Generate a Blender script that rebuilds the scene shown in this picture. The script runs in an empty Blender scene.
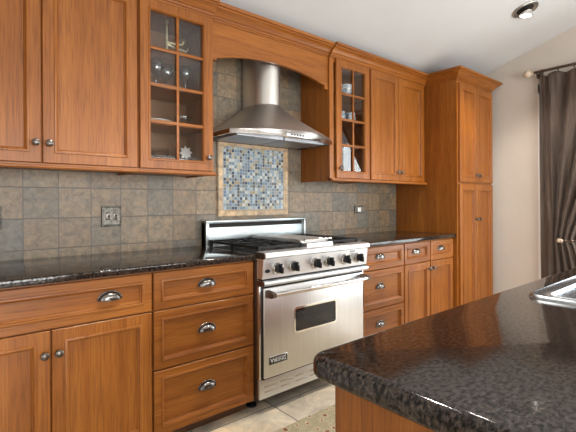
import bpy, bmesh, math, random
from mathutils import Vector, Matrix
random.seed(4)
PI = math.pi
C = bpy.context.scene.collection
SC = bpy.context.scene

# ------------------------------------------------------------------ camera, world, lights, exposure
cam_d = bpy.data.cameras.new('camera'); cam = bpy.data.objects.new('camera', cam_d); C.objects.link(cam)
cam_d.sensor_width = 36.0; cam_d.sensor_fit = 'HORIZONTAL'
cam_d.lens = 414.57 / 576 * 36.0
cam_d.shift_y = -(216 - 202.37) / 576
cam_d.clip_start = 0.02
CAM = Vector((0, -2.5666, 1.2086))
cam.matrix_world = Matrix.Translation(CAM) @ Matrix.Rotation(-0.7002, 4, 'Z') @ Matrix.Rotation(PI / 2, 4, 'X') @ Matrix.Rotation(-0.004, 4, 'Z')
SC.camera = cam
SC.view_settings.view_transform = 'Standard'; SC.view_settings.look = 'None'
SC.view_settings.gamma = 1.0; SC.view_settings.use_curve_mapping = False
SC.view_settings.exposure = 0.0
SC.cycles.use_denoising = True
SC.cycles.max_bounces = 10; SC.cycles.diffuse_bounces = 5; SC.cycles.glossy_bounces = 5
SC.cycles.transparent_max_bounces = 16

w = bpy.data.worlds.new('sky'); SC.world = w; w.use_nodes = True
wn = w.node_tree; wn.nodes.clear()
wo = wn.nodes.new('ShaderNodeOutputWorld'); wb = wn.nodes.new('ShaderNodeBackground')
st = wn.nodes.new('ShaderNodeTexSky'); st.sky_type = 'NISHITA'; st.sun_disc = False
st.sun_elevation = math.radians(48); st.sun_rotation = math.radians(200); st.air_density = 1.0; st.dust_density = 2.5
wb.inputs['Strength'].default_value = 0.26
wn.links.new(st.outputs[0], wb.inputs[0]); wn.links.new(wb.outputs[0], wo.inputs[0])

def area(name, loc, direction, sx, sy, power, col):
    l = bpy.data.lights.new(name, 'AREA'); l.shape = 'RECTANGLE'; l.size = sx; l.size_y = sy
    l.energy = power; l.color = col
    o = bpy.data.objects.new(name, l); C.objects.link(o); o.location = loc
    o.rotation_euler = Vector(direction).to_track_quat('-Z', 'Z').to_euler()
    return o
# daylight through the openings of the room: two big unseen windows behind the camera, one on the right; the left fill lamp is added
area('window_daylight_front', (0.2, -6.05, 1.22), (0, 1, 0.10), 2.2, 1.8, 140, (0.96, 0.985, 1.0))
area('window_daylight_front', (3.0, -6.05, 1.22), (0, 1, 0.10), 2.2, 1.8, 135, (0.96, 0.985, 1.0))
area('window_daylight_right', (4.52, -2.25, 1.25), (-1, 0, 0.0), 1.6, 2.0, 85, (0.94, 0.975, 1.0))
area('added_fill_left', (-2.6, -3.6, 1.5), (1, 0, 0.05), 2.4, 2.0, 22, (0.97, 0.99, 1.0))

# ------------------------------------------------------------------ materials
def new_mat(name):
    m = bpy.data.materials.new(name); m.use_nodes = True
    nt = m.node_tree; p = nt.nodes['Principled BSDF']
    return m, nt, p
def N(nt, t, **kw):
    n = nt.nodes.new(t)
    for k, v in kw.items(): setattr(n, k, v)
    return n
def L(nt, a, b): nt.links.new(a, b)
def setin(node, **kw):
    for k, v in kw.items(): node.inputs[k.replace('_', ' ')].default_value = v
def ramp(nt, stops, fac=None, interp='LINEAR'):
    r = N(nt, 'ShaderNodeValToRGB'); cr = r.color_ramp; cr.interpolation = interp
    while len(cr.elements) < len(stops): cr.elements.new(0.5)
    for e, (p, c) in zip(cr.elements, stops):
        e.position = p; e.color = (c[0], c[1], c[2], 1)
    if fac is not None: L(nt, fac, r.inputs[0])
    return r
def noise(nt, vec, scale, detail=3, rough=0.5, dist=0.0):
    n = N(nt, 'ShaderNodeTexNoise'); setin(n, Scale=scale, Detail=detail, Roughness=rough, Distortion=dist)
    if vec is not None: L(nt, vec, n.inputs['Vector'])
    return n
def mapping(nt, scale, coord='Object', loc=(0, 0, 0)):
    t = N(nt, 'ShaderNodeTexCoord'); m = N(nt, 'ShaderNodeMapping')
    m.inputs['Scale'].default_value = scale; m.inputs['Location'].default_value = loc
    L(nt, t.outputs[coord], m.inputs['Vector'])
    return m.outputs[0]
def mth(nt, op, a, b=None, c=None):
    n = N(nt, 'ShaderNodeMath', operation=op)
    for i, v in enumerate((a, b, c)):
        if v is None: continue
        if isinstance(v, (int, float)): n.inputs[i].default_value = v
        else: L(nt, v, n.inputs[i])
    return n.outputs[0]
def mixc(nt, f, a, b, mode='MIX'):
    n = N(nt, 'ShaderNodeMix', data_type='RGBA', blend_type=mode)
    for idx, v in ((0, f), (6, a), (7, b)):
        if isinstance(v, (int, float)): n.inputs[idx].default_value = v
        elif isinstance(v, tuple): n.inputs[idx].default_value = (v[0], v[1], v[2], 1)
        else: L(nt, v, n.inputs[idx])
    return n.outputs[2]
def bump(nt, p, h, strength, dist=0.002):
    b = N(nt, 'ShaderNodeBump'); b.inputs['Strength'].default_value = strength; b.inputs['Distance'].default_value = dist
    L(nt, h, b.inputs['Height']); L(nt, b.outputs[0], p.inputs['Normal'])

def plain(name, col, rough=0.5, metal=0.0, vary=0.0, scale=30, spec=0.5):
    m, nt, p = new_mat(name)
    setin(p, Roughness=rough, Metallic=metal); p.inputs['Specular IOR Level'].default_value = spec
    n = noise(nt, mapping(nt, (1, 1, 1)), scale, 3)
    lo = tuple(c * (1 - vary) for c in col); hi = tuple(min(1, c * (1 + vary)) for c in col)
    r = ramp(nt, [(0.3, lo), (0.7, hi)], n.outputs[0]); L(nt, r.outputs[0], p.inputs['Base Color'])
    return m

def wood(name, axis):
    m, nt, p = new_mat(name)
    s = {'z': (26, 26, 0.9), 'x': (0.9, 26, 26), 'y': (26, 0.9, 26)}[axis]
    oi = N(nt, 'ShaderNodeObjectInfo')
    t = N(nt, 'ShaderNodeTexCoord'); mp = N(nt, 'ShaderNodeMapping'); mp.inputs['Scale'].default_value = s
    add = N(nt, 'ShaderNodeVectorMath', operation='ADD'); sc = N(nt, 'ShaderNodeVectorMath', operation='SCALE')
    cmb = N(nt, 'ShaderNodeCombineXYZ')
    for i in range(3): L(nt, oi.outputs['Random'], cmb.inputs[i])
    L(nt, cmb.outputs[0], sc.inputs[0]); sc.inputs['Scale'].default_value = 7.0
    L(nt, t.outputs['Object'], add.inputs[0]); L(nt, sc.outputs[0], add.inputs[1]); L(nt, add.outputs[0], mp.inputs['Vector'])
    n1 = noise(nt, mp.outputs[0], 0.42, 3, 0.5, 1.3)
    n2 = noise(nt, mp.outputs[0], 6.5, 3, 0.6, 0.2)
    n3 = noise(nt, add.outputs[0], 2.2, 2, 0.5)
    base = ramp(nt, [(0.25, (0.222, 0.067, 0.008)), (0.5, (0.296, 0.097, 0.0125)), (0.75, (0.366, 0.132, 0.021))], n1.outputs[0])
    fine = ramp(nt, [(0.36, (0.52, 0.44, 0.36)), (0.54, (1, 1, 1))], n2.outputs[0])
    c1 = mixc(nt, 0.65, base.outputs[0], fine.outputs[0], 'MULTIPLY')
    blot = ramp(nt, [(0.3, (0.86, 0.82, 0.78)), (0.7, (1.08, 1.05, 1.0))], n3.outputs[0])
    c2 = mixc(nt, 0.8, c1, blot.outputs[0], 'MULTIPLY')
    L(nt, c2, p.inputs['Base Color'])
    setin(p, Roughness=0.40); p.inputs['Specular IOR Level'].default_value = 0.38; p.inputs['Coat Weight'].default_value = 0.08; p.inputs['Coat Roughness'].default_value = 0.2
    bump(nt, p, n2.outputs[0], 0.08, 0.001)
    return m
WZ = wood('cherry_wood_vertical_grain', 'z'); WX = wood('cherry_wood_horizontal_grain', 'x'); WY = wood('cherry_wood_depth_grain', 'y')
W_IN = plain('cabinet_interior_stain', (0.22, 0.095, 0.035), 0.5, 0, 0.2, 12)
DARK_GAP = plain('shadow_gap_black', (0.012, 0.009, 0.007), 0.8)
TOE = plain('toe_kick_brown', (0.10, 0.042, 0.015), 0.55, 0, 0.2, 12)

def steel(name, col=(0.78, 0.78, 0.77), rough=0.26, axis='x'):
    m, nt, p = new_mat(name)
    s = {'x': (2, 260, 260), 'z': (260, 260, 2), 'y': (260, 2, 260)}[axis]
    n = noise(nt, mapping(nt, s), 1.0, 2)
    r = ramp(nt, [(0.3, tuple(c * 0.93 for c in col)), (0.7, tuple(min(1, c * 1.05) for c in col))], n.outputs[0])
    L(nt, r.outputs[0], p.inputs['Base Color'])
    rr = N(nt, 'ShaderNodeMapRange'); setin(rr, To_Min=rough * 0.85, To_Max=rough * 1.2); L(nt, n.outputs[0], rr.inputs[0]); L(nt, rr.outputs[0], p.inputs['Roughness'])
    setin(p, Metallic=1.0)
    bump(nt, p, n.outputs[0], 0.05, 0.0006)
    return m
ST_X = steel('brushed_stainless_steel', (0.74, 0.745, 0.75), 0.40); ST_BACK = steel('backguard_steel', (0.44, 0.48, 0.49), 0.32)
ST_Z = steel('brushed_stainless_steel_vertical', axis='z', rough=0.2)
ST_HOOD = steel('brushed_stainless_hood', (0.62, 0.59, 0.56), 0.36, 'x')
ST_RIM = steel('polished_hood_rim', (0.60, 0.58, 0.56), 0.16, 'x')
ST_DOOR = steel('brushed_stainless_door', (0.80, 0.80, 0.80), 0.36, 'z')
CHROME = plain('polished_chrome', (0.80, 0.80, 0.79), 0.09, 1.0, 0.02)
PEWTER = plain('antique_pewter', (0.20, 0.185, 0.17), 0.24, 1.0, 0.4, 60)
PLATE = plain('dull_pewter_plate', (0.13, 0.12, 0.10), 0.4, 0.6, 0.5, 45)
PEWTER_DK = plain('dark_pewter', (0.16, 0.14, 0.125), 0.30, 1.0, 0.3, 60)
BEZEL = plain('worn_steel_bezel', (0.46, 0.42, 0.37), 0.2, 1.0, 0.3, 40)
NICKEL = plain('brushed_nickel', (0.50, 0.47, 0.43), 0.32, 1.0, 0.1, 40)
BRONZE = plain('aged_bronze', (0.12, 0.085, 0.065), 0.42, 0.9, 0.3, 50)
IRON = plain('black_cast_iron', (0.010, 0.009, 0.009), 0.55, 0.0, 0.3, 80, 0.25)
BLACK = plain('black_plastic', (0.010, 0.010, 0.011), 0.3, 0, 0, 30, 0.35)
OVEN_GLASS = plain('dark_oven_glass', (0.012, 0.014, 0.018), 0.05, 0, 0.1, 10, 0.5)
SIDE_BROWN = steel('range_side_shaded_steel', (0.20, 0.15, 0.12), 0.4, 'z')  # brown shade and dark reflection put into the steel's colour
WHITE_LED = plain('bright_steel_hole', (0.85, 0.85, 0.85), 0.2, 1.0)
WALL = plain('warm_off_white_paint', (0.60, 0.545, 0.485), 0.75, 0, 0.03, 4, 0.25)
CEIL = plain('flat_white_ceiling_paint', (0.62, 0.63, 0.635), 0.85, 0, 0.015, 4, 0.2)
TRIM_W = plain('white_trim_paint', (0.78, 0.77, 0.75), 0.4)
PORC = plain('white_porcelain', (0.80, 0.79, 0.76), 0.15)
CREAM = plain('cream_ivory_finial', (0.56, 0.46, 0.34), 0.35, 0, 0.35, 70)
HEDGE = plain('hedge_leaves', (0.10, 0.24, 0.07), 0.7, 0, 0.7, 9)
LAWN = plain('lawn_green', (0.16, 0.30, 0.09), 0.9, 0, 0.4, 8)

def glass_mat(name, tint=(1, 1, 1), refl=1.0, base=0.0):
    m = bpy.data.materials.new(name); m.use_nodes = True; nt = m.node_tree; nt.nodes.clear()
    o = N(nt, 'ShaderNodeOutputMaterial'); mx = N(nt, 'ShaderNodeMixShader'); tr = N(nt, 'ShaderNodeBsdfTransparent'); gl = N(nt, 'ShaderNodeBsdfGlossy')
    tr.inputs[0].default_value = (*tint, 1); gl.inputs['Roughness'].default_value = 0.02
    lw = N(nt, 'ShaderNodeFresnel'); ge = N(nt, 'ShaderNodeNewGeometry'); L(nt, mth(nt, 'MULTIPLY_ADD', ge.outputs['Backfacing'], 1 / 1.5 - 1.5, 1.5), lw.inputs['IOR'])
    f = mth(nt, 'MULTIPLY_ADD', lw.outputs[0], refl, base)
    cl = N(nt, 'ShaderNodeClamp'); L(nt, f, cl.inputs[0]); L(nt, cl.outputs[0], mx.inputs[0])
    L(nt, tr.outputs[0], mx.inputs[1]); L(nt, gl.outputs[0], mx.inputs[2]); L(nt, mx.outputs[0], o.inputs[0])
    return m
PANE = glass_mat('clear_pane_glass', (0.95, 0.96, 0.96), 1.1, 0.0)
STEMGLASS = glass_mat('thin_clear_glassware', (0.86, 0.88, 0.9), 2.0, 0.10)

def granite(name):
    m, nt, p = new_mat(name)
    v = mapping(nt, (1, 1, 1))
    n1 = noise(nt, mapping(nt, (1, 1.5, 1)), 92, 4, 0.65, 0.0); n2 = noise(nt, v, 210, 3, 0.6); n3 = noise(nt, v, 9, 2)
    vo = N(nt, 'ShaderNodeTexVoronoi'); setin(vo, Scale=85.0); L(nt, v, vo.inputs['Vector'])
    c = ramp(nt, [(0.38, (0.006, 0.005, 0.0045)), (0.46, (0.022, 0.016, 0.013)), (0.55, (0.046, 0.031, 0.023)), (0.66, (0.070, 0.050, 0.040))], n1.outputs[0])
    f = ramp(nt, [(0.42, (0.35, 0.35, 0.35)), (0.6, (1, 1, 1))], n2.outputs[0])
    cc = mixc(nt, 0.75, c.outputs[0], f.outputs[0], 'MULTIPLY')
    sp = ramp(nt, [(0.04, (0.07, 0.065, 0.065)), (0.14, (0, 0, 0))], vo.outputs['Distance'])
    cc = mixc(nt, 0.5, cc, sp.outputs[0], 'ADD')
    L(nt, cc, p.inputs['Base Color'])
    rr = ramp(nt, [(0.40, (0.12, 0.12, 0.12)), (0.62, (0.06, 0.06, 0.06))], n1.outputs[0]); L(nt, rr.outputs[0], p.inputs['Roughness'])
    sl = ramp(nt, [(0.42, (0.22, 0.22, 0.22)), (0.56, (0.62, 0.62, 0.62))], n1.outputs[0]); L(nt, sl.outputs[0], p.inputs['Specular IOR Level'])
    bump(nt, p, n2.outputs[0], 0.03, 0.0008)
    return m
GRAN = granite('dark_brown_polished_granite')

def tile_mat(name, u, v, pu, pv, u0, v0, grout_w, palette, grout, rough=0.5, bump_s=0.4, mottled=True, nscale=24, gloss=None):
    """square tiles on two object axes u, v (0,1,2): one random palette colour per tile plus mottling inside it"""
    m, nt, p = new_mat(name)
    t = N(nt, 'ShaderNodeTexCoord'); sx = N(nt, 'ShaderNodeSeparateXYZ'); L(nt, t.outputs['Object'], sx.inputs[0])
    a = mth(nt, 'DIVIDE', mth(nt, 'SUBTRACT', sx.outputs[u], u0), pu); b = mth(nt, 'DIVIDE', mth(nt, 'SUBTRACT', sx.outputs[v], v0), pv)
    fa = mth(nt, 'FLOOR', a); fb = mth(nt, 'FLOOR', b)
    cmb = N(nt, 'ShaderNodeCombineXYZ'); L(nt, fa, cmb.inputs[0]); L(nt, fb, cmb.inputs[1])
    wn_ = N(nt, 'ShaderNodeTexWhiteNoise', noise_dimensions='2D'); L(nt, cmb.outputs[0], wn_.inputs['Vector'])
    k = len(palette)
    pal = ramp(nt, [(i / k, c) for i, c in enumerate(palette)], wn_.outputs['Value'], 'CONSTANT')
    da = mth(nt, 'ABSOLUTE', mth(nt, 'SUBTRACT', mth(nt, 'FRACT', a), 0.5)); db = mth(nt, 'ABSOLUTE', mth(nt, 'SUBTRACT', mth(nt, 'FRACT', b), 0.5))
    ga = mth(nt, 'GREATER_THAN', da, 0.5 - grout_w / pu / 2); gb = mth(nt, 'GREATER_THAN', db, 0.5 - grout_w / pv / 2)
    g = mth(nt, 'MAXIMUM', ga, gb)
    col = pal.outputs[0]
    h = mth(nt, 'MULTIPLY', g, -1.0)
    if mottled:
        off = N(nt, 'ShaderNodeVectorMath', operation='MULTIPLY_ADD'); L(nt, wn_.outputs['Color'], off.inputs[0]); off.inputs[1].default_value = (9, 9, 9)
        L(nt, t.outputs['Object'], off.inputs[2])
        nn = noise(nt, off.outputs[0], nscale, 8, 0.72, 0.5); n2 = noise(nt, off.outputs[0], nscale * 0.35, 3, 0.5, 1.5)
        r1 = ramp(nt, [(0.3, (0.40, 0.40, 0.40)), (0.5, (1, 1, 1)), (0.72, (1.6, 1.52, 1.4))], nn.outputs[0])
        r2 = ramp(nt, [(0.35, (0.99, 1.0, 0.98)), (0.65, (1.20, 1.08, 0.93))], n2.outputs[0])
        col = mixc(nt, 0.8, mixc(nt, 0.85, col, r1.outputs[0], 'MULTIPLY'), r2.outputs[0], 'MULTIPLY')
        h = mth(nt, 'ADD', h, mth(nt, 'MULTIPLY', nn.outputs[0], 0.9))
    col = mixc(nt, g, col, grout)
    L(nt, col, p.inputs['Base Color']); setin(p, Roughness=rough)
    if gloss is not None:
        L(nt, mth(nt, 'MULTIPLY_ADD', g, 0.7 - gloss, gloss), p.inputs['Roughness'])
    bump(nt, p, h, bump_s, 0.003)
    return m
SLATE = tile_mat('slate_backsplash_tile', 0, 2, 0.1672, 0.1672, 0.339, 0.960, 0.0045,
                 [(0.160, 0.134, 0.100), (0.205, 0.152, 0.100), (0.140, 0.125, 0.103), (0.215, 0.164, 0.110), (0.165, 0.140, 0.110), (0.188, 0.138, 0.092)],
                 (0.105, 0.090, 0.075), 0.40, 0.9)
FLOOR = tile_mat('beige_slate_floor_tile', 0, 1, 0.5, 0.5, 1.515, -0.62, 0.009,
                 [(0.50, 0.44, 0.345), (0.55, 0.485, 0.385), (0.46, 0.41, 0.34), (0.52, 0.465, 0.38)], (0.16, 0.14, 0.12), 0.38, 0.3, True, 5)
MOSAIC = tile_mat('blue_grey_glass_mosaic', 0, 2, 0.02305, 0.0231, 1.548, 1.156, 0.0038,
                  [(0.15, 0.24, 0.33), (0.36, 0.45, 0.52), (0.035, 0.055, 0.10), (0.25, 0.34, 0.42), (0.55, 0.57, 0.55), (0.13, 0.20, 0.30), (0.33, 0.27, 0.15), (0.26, 0.33, 0.36), (0.09, 0.09, 0.095), (0.45, 0.42, 0.32), (0.16, 0.22, 0.25)],
                  (0.36, 0.36, 0.34), 0.2, 0.5, False, gloss=0.12)
BORDER = tile_mat('tumbled_travertine_border', 0, 2, 0.152, 0.152, 1.508, 1.11, 0.003, [(0.46, 0.34, 0.22), (0.52, 0.41, 0.28), (0.42, 0.32, 0.22)], (0.2, 0.16, 0.12), 0.5, 0.4, True, 20)

def curtain_mat():
    m, nt, p = new_mat('dark_taupe_curtain_velvet')
    n = noise(nt, mapping(nt, (60, 60, 5)), 1.0, 4, 0.6); n2 = noise(nt, mapping(nt, (1, 1, 1)), 3, 3)
    c = mixc(nt, 0.7, ramp(nt, [(0.3, (0.066, 0.047, 0.037)), (0.7, (0.115, 0.084, 0.066))], n.outputs[0]).outputs[0], ramp(nt, [(0.3, (0.8, 0.8, 0.8)), (0.7, (1.15, 1.1, 1.05))], n2.outputs[0]).outputs[0], 'MULTIPLY')
    L(nt, c, p.inputs['Base Color']); setin(p, Roughness=0.65); p.inputs['Sheen Weight'].default_value = 0.1; p.inputs['Specular IOR Level'].default_value = 0.2
    bump(nt, p, n.outputs[0], 0.2, 0.002)
    return m
CURT = curtain_mat()
def rug_mat():
    m, nt, p = new_mat('floral_sage_rug_pile')
    v = mapping(nt, (1, 1, 1)); vo = N(nt, 'ShaderNodeTexVoronoi'); setin(vo, Scale=19.0, Randomness=0.7); L(nt, v, vo.inputs['Vector'])
    vo2 = N(nt, 'ShaderNodeTexVoronoi'); setin(vo2, Scale=44.0, Randomness=0.9); L(nt, v, vo2.inputs['Vector'])
    n = noise(nt, v, 90, 3); n2 = noise(nt, v, 17, 2, 0.5, 1.2)
    d = mth(nt, 'ADD', vo.outputs['Distance'], mth(nt, 'MULTIPLY', mth(nt, 'SUBTRACT', n2.outputs[0], 0.5), 0.55))
    c = ramp(nt, [(0.0, (0.16, 0.035, 0.025)), (0.20, (0.22, 0.07, 0.045)), (0.25, (0.60, 0.50, 0.34)), (0.34, (0.28, 0.235, 0.13)), (0.42, (0.42, 0.36, 0.23)), (0.55, (0.34, 0.29, 0.18))], d)
    leaf = ramp(nt, [(0.12, (0.62, 0.68, 0.52)), (0.22, (1, 1, 1))], vo2.outputs['Distance'])
    cc = mixc(nt, 0.7, c.outputs[0], leaf.outputs[0], 'MULTIPLY')
    cc = mixc(nt, 0.5, cc, ramp(nt, [(0.3, (0.7, 0.7, 0.7)), (0.7, (1.15, 1.15, 1.15))], n.outputs[0]).outputs[0], 'MULTIPLY')
    L(nt, cc, p.inputs['Base Color']); setin(p, Roughness=0.95); bump(nt, p, n.outputs[0], 0.6, 0.004)
    return m
RUG = rug_mat()
def emit_mat(name, col, s):
    m, nt, p = new_mat(name); p.inputs['Base Color'].default_value = (*col, 1)
    p.inputs['Emission Color'].default_value = (*col, 1); p.inputs['Emission Strength'].default_value = s
    return m
BULB = emit_mat('lit_bulb_lens', (1.0, 0.95, 0.86), 6.0)
def pattern_china():
    m, nt, p = new_mat('blue_and_white_china')
    n = noise(nt, mapping(nt, (1, 1, 1)), 38, 3, 0.5, 1.0)
    r = ramp(nt, [(0.47, (0.78, 0.78, 0.75)), (0.52, (0.16, 0.24, 0.38)), (0.6, (0.10, 0.16, 0.28)), (0.64, (0.78, 0.78, 0.75))], n.outputs[0])
    L(nt, r.outputs[0], p.inputs['Base Color']); setin(p, Roughness=0.15)
    return m
CHINA = pattern_china()
MUG = plain('pale_blue_china', (0.42, 0.50, 0.58), 0.2, 0, 0.5, 45)

# ------------------------------------------------------------------ mesh helpers
class MB:
    def __init__(s): s.bm = bmesh.new()
    def _merge(s, tmp):
        me = bpy.data.meshes.new('tmp'); tmp.to_mesh(me); tmp.free(); s.bm.from_mesh(me); bpy.data.meshes.remove(me); return s
    def box(s, x0, x1, y0, y1, z0, z1, bev=0.0, seg=2):
        t = bmesh.new(); bmesh.ops.create_cube(t, size=1.0)
        for v in t.verts:
            v.co = Vector(((x0 + x1) / 2 + v.co.x * (x1 - x0), (y0 + y1) / 2 + v.co.y * (y1 - y0), (z0 + z1) / 2 + v.co.z * (z1 - z0)))
        if bev > 0: bmesh.ops.bevel(t, geom=list(t.edges), offset=bev, segments=seg, affect='EDGES', profile=0.5)
        return s._merge(t)
    def lathe(s, prof, origin=(0, 0, 0), axis=(0, 0, 1), seg=24, scale=(1, 1, 1)):
        """prof: (radius, height) pairs, turned round axis"""
        t = bmesh.new(); rings = []
        for r, h in prof:
            if r < 1e-6: rings.append([t.verts.new((0, 0, h))])
            else: rings.append([t.verts.new((r * math.cos(2 * PI * i / seg), r * math.sin(2 * PI * i / seg), h)) for i in range(seg)])
        for a, b in zip(rings, rings[1:]):
            for i in range(seg):
                j = (i + 1) % seg
                if len(a) == 1 and len(b) == 1: continue
                if len(a) == 1: t.faces.new((a[0], b[i], b[j]))
                elif len(b) == 1: t.faces.new((a[i], a[j], b[0]))
                else: t.faces.new((a[i], a[j], b[j], b[i]))
        for rg, ok in ((rings[0], True), (rings[-1], True)):
            if len(rg) > 1: t.faces.new(rg)
        q = Vector((0, 0, 1)).rotation_difference(Vector(axis).normalized()).to_matrix()
        for v in t.verts:
            v.co = q @ Vector((v.co.x * scale[0], v.co.y * scale[1], v.co.z * scale[2])) + Vector(origin)
        bmesh.ops.recalc_face_normals(t, faces=t.faces)
        return s._merge(t)
    def cyl(s, p0, p1, r, r1=None, seg=20):
        d = Vector(p1) - Vector(p0)
        return s.lathe([(r, 0), (r if r1 is None else r1, d.length)], p0, d, seg)
    def tube(s, pts, r, seg=10):
        t = bmesh.new(); pts = [Vector(p) for p in pts]; rings = []
        up = Vector((0.31, 0.17, 0.93))
        for i, p in enumerate(pts):
            d = (pts[min(i + 1, len(pts) - 1)] - pts[max(i - 1, 0)]).normalized()
            a = d.cross(up).normalized(); b = d.cross(a)
            rings.append([t.verts.new(p + (a * math.cos(2 * PI * k / seg) + b * math.sin(2 * PI * k / seg)) * r) for k in range(seg)])
        for A, Bq in zip(rings, rings[1:]):
            for k in range(seg): t.faces.new((A[k], A[(k + 1) % seg], Bq[(k + 1) % seg], Bq[k]))
        t.faces.new(rings[0]); t.faces.new(rings[-1]); bmesh.ops.recalc_face_normals(t, faces=t.faces)
        return s._merge(t)
    def prism(s, poly, axis, a, b, bev=0.0):
        """poly: 2-D outline in the two other axes, extruded from a to b along axis"""
        t = bmesh.new()
        def P(u, v, h): return {'x': (h, u, v), 'y': (u, h, v), 'z': (u, v, h)}[axis]
        A = [t.verts.new(P(u, v, a)) for u, v in poly]; Bq = [t.verts.new(P(u, v, b)) for u, v in poly]
        n = len(poly); f1 = t.faces.new(A); f2 = t.faces.new(Bq)
        for i in range(n): t.faces.new((A[i], A[(i + 1) % n], Bq[(i + 1) % n], Bq[i]))
        bmesh.ops.recalc_face_normals(t, faces=t.faces)
        if bev > 0:
            ed = [e for f in (f1, f2) for e in f.edges]
            bmesh.ops.bevel(t, geom=ed, offset=bev, segments=3, affect='EDGES', profile=0.5)
        bmesh.ops.triangulate(t, faces=[f for f in t.faces if len(f.verts) > 4])
        return s._merge(t)
    def sweep(s, path, prof, side=1, drop0=0, drop1=0):
        """moulding: prof (out, z) pairs carried along a plan path of (x, y) points with mitred corners"""
        t = bmesh.new(); P = [Vector(p) for p in path]; rings = []
        for i, p in enumerate(P):
            ns = []
            for a, b in ((i - 1, i), (i, i + 1)):
                if a >= 0 and b < len(P):
                    d = (P[b] - P[a]).normalized(); ns.append(Vector((d.y, -d.x)) * side)
            if len(ns) == 1: m = ns[0]
            else: m = (ns[0] + ns[1]) / (1 + ns[0].dot(ns[1]))
            rings.append([t.verts.new((p.x + m.x * o, p.y + m.y * o, z)) for o, z in prof])
        n = len(prof)
        for rg in rings[:drop0] + (rings[-drop1:] if drop1 else []):
            for v in rg: t.verts.remove(v)
        rings = rings[drop0:len(rings) - drop1]
        for A, Bq in zip(rings, rings[1:]):
            for k in range(n): t.faces.new((A[k], A[(k + 1) % n], Bq[(k + 1) % n], Bq[k]))
        t.faces.new(rings[0]); t.faces.new(rings[-1]); bmesh.ops.recalc_face_normals(t, faces=t.faces)
        bmesh.ops.triangulate(t, faces=[f for f in t.faces if len(f.verts) > 4])
        return s._merge(t)
    def panel(s, x0, x1, z0, z1, yf, prof, yb, hole=False):
        """front panel facing -y: prof = (inset, depth in +y) loops from the outer edge inward; hole leaves the middle open"""
        t = bmesh.new()
        def ring(i, y): return [t.verts.new(c) for c in ((x0 + i, y, z0 + i), (x1 - i, y, z0 + i), (x1 - i, y, z1 - i), (x0 + i, y, z1 - i))]
        rings = [ring(0, yb)] + [ring(i, yf + d) for i, d in prof]
        if hole: rings.append(ring(prof[-1][0], yb))
        for A, Bq in zip(rings, rings[1:]):
            for k in range(4): t.faces.new((A[k], A[(k + 1) % 4], Bq[(k + 1) % 4], Bq[k]))
        if hole:
            A, Bq = rings[-1], rings[0]
            for k in range(4): t.faces.new((A[k], A[(k + 1) % 4], Bq[(k + 1) % 4], Bq[k]))
        else:
            t.faces.new(rings[-1]); t.faces.new(rings[0])
        bmesh.ops.recalc_face_normals(t, faces=t.faces)
        return s._merge(t)
    def loft(s, rings, closed=True, cap=True):
        t = bmesh.new(); R = [[t.verts.new(p) for p in r] for r in rings]; n = len(R[0])
        for A, Bq in zip(R, R[1:]):
            for k in range(n if closed else n - 1): t.faces.new((A[k], A[(k + 1) % n], Bq[(k + 1) % n], Bq[k]))
        if cap: t.faces.new(R[0]); t.faces.new(R[-1])
        bmesh.ops.recalc_face_normals(t, faces=t.faces)
        return s._merge(t)
    def build(s, name, mat, parent=None, smooth=35):
        me = bpy.data.meshes.new(name)
        if parent is not None:
            o0 = world_loc(parent); bmesh.ops.translate(s.bm, vec=-o0, verts=s.bm.verts)
        if smooth:
            for f in s.bm.faces: f.smooth = True
        s.bm.to_mesh(me); s.bm.free()
        if smooth: me.set_sharp_from_angle(angle=math.radians(smooth))
        me.materials.append(mat)
        o = bpy.data.objects.new(name, me); C.objects.link(o)
        if parent is not None: o.parent = parent
        return o
def world_loc(o):
    v = Vector(o.location)
    while o.parent: o = o.parent; v += Vector(o.location)
    return v
def thing(name, label, cat, loc, group=None):
    o = bpy.data.objects.new(name, None); C.objects.link(o); o.empty_display_size = 0.1
    o.location = loc; o['label'] = label; o['category'] = cat
    if group: o['group'] = group
    return o
def tag(o, label, cat, group=None):
    o['label'] = label; o['category'] = cat
    if group: o['group'] = group
    return o
def struct(mb, name, mat, smooth=0):
    o = mb.build(name, mat, None, smooth); o['kind'] = 'structure'; return o
def dup(root, loc, label):
    r = root.copy(); C.objects.link(r); r.location = loc; r['label'] = label
    for ch in list(root.children):
        c = ch.copy(); C.objects.link(c); c.parent = r
        for g in ch.children:
            d = g.copy(); C.objects.link(d); d.parent = c
    return r

# ------------------------------------------------------------------ the setting
XR = 4.42                       # right wall
def cz_(y): return 2.375 - 0.31 * max(y, -3.6)
struct(MB().box(-2.6, XR + 0.1, -6.1, 0.1, -0.08, 0), 'floor', FLOOR)
struct(MB().box(-0.12, XR + 0.1, 0, 0.1, 0, 2.36), 'wall_back', SLATE)
struct(MB().prism([(0.1, cz_(0.0) - 0.031), (-3.6, cz_(-3.6)), (-6.2, cz_(-3.6)), (-6.2, cz_(-3.6) + 0.1), (-3.6, cz_(-3.6) + 0.1), (0.1, cz_(0) + 0.09)], 'x', -2.7, XR + 0.15), 'ceiling', CEIL)
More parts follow.
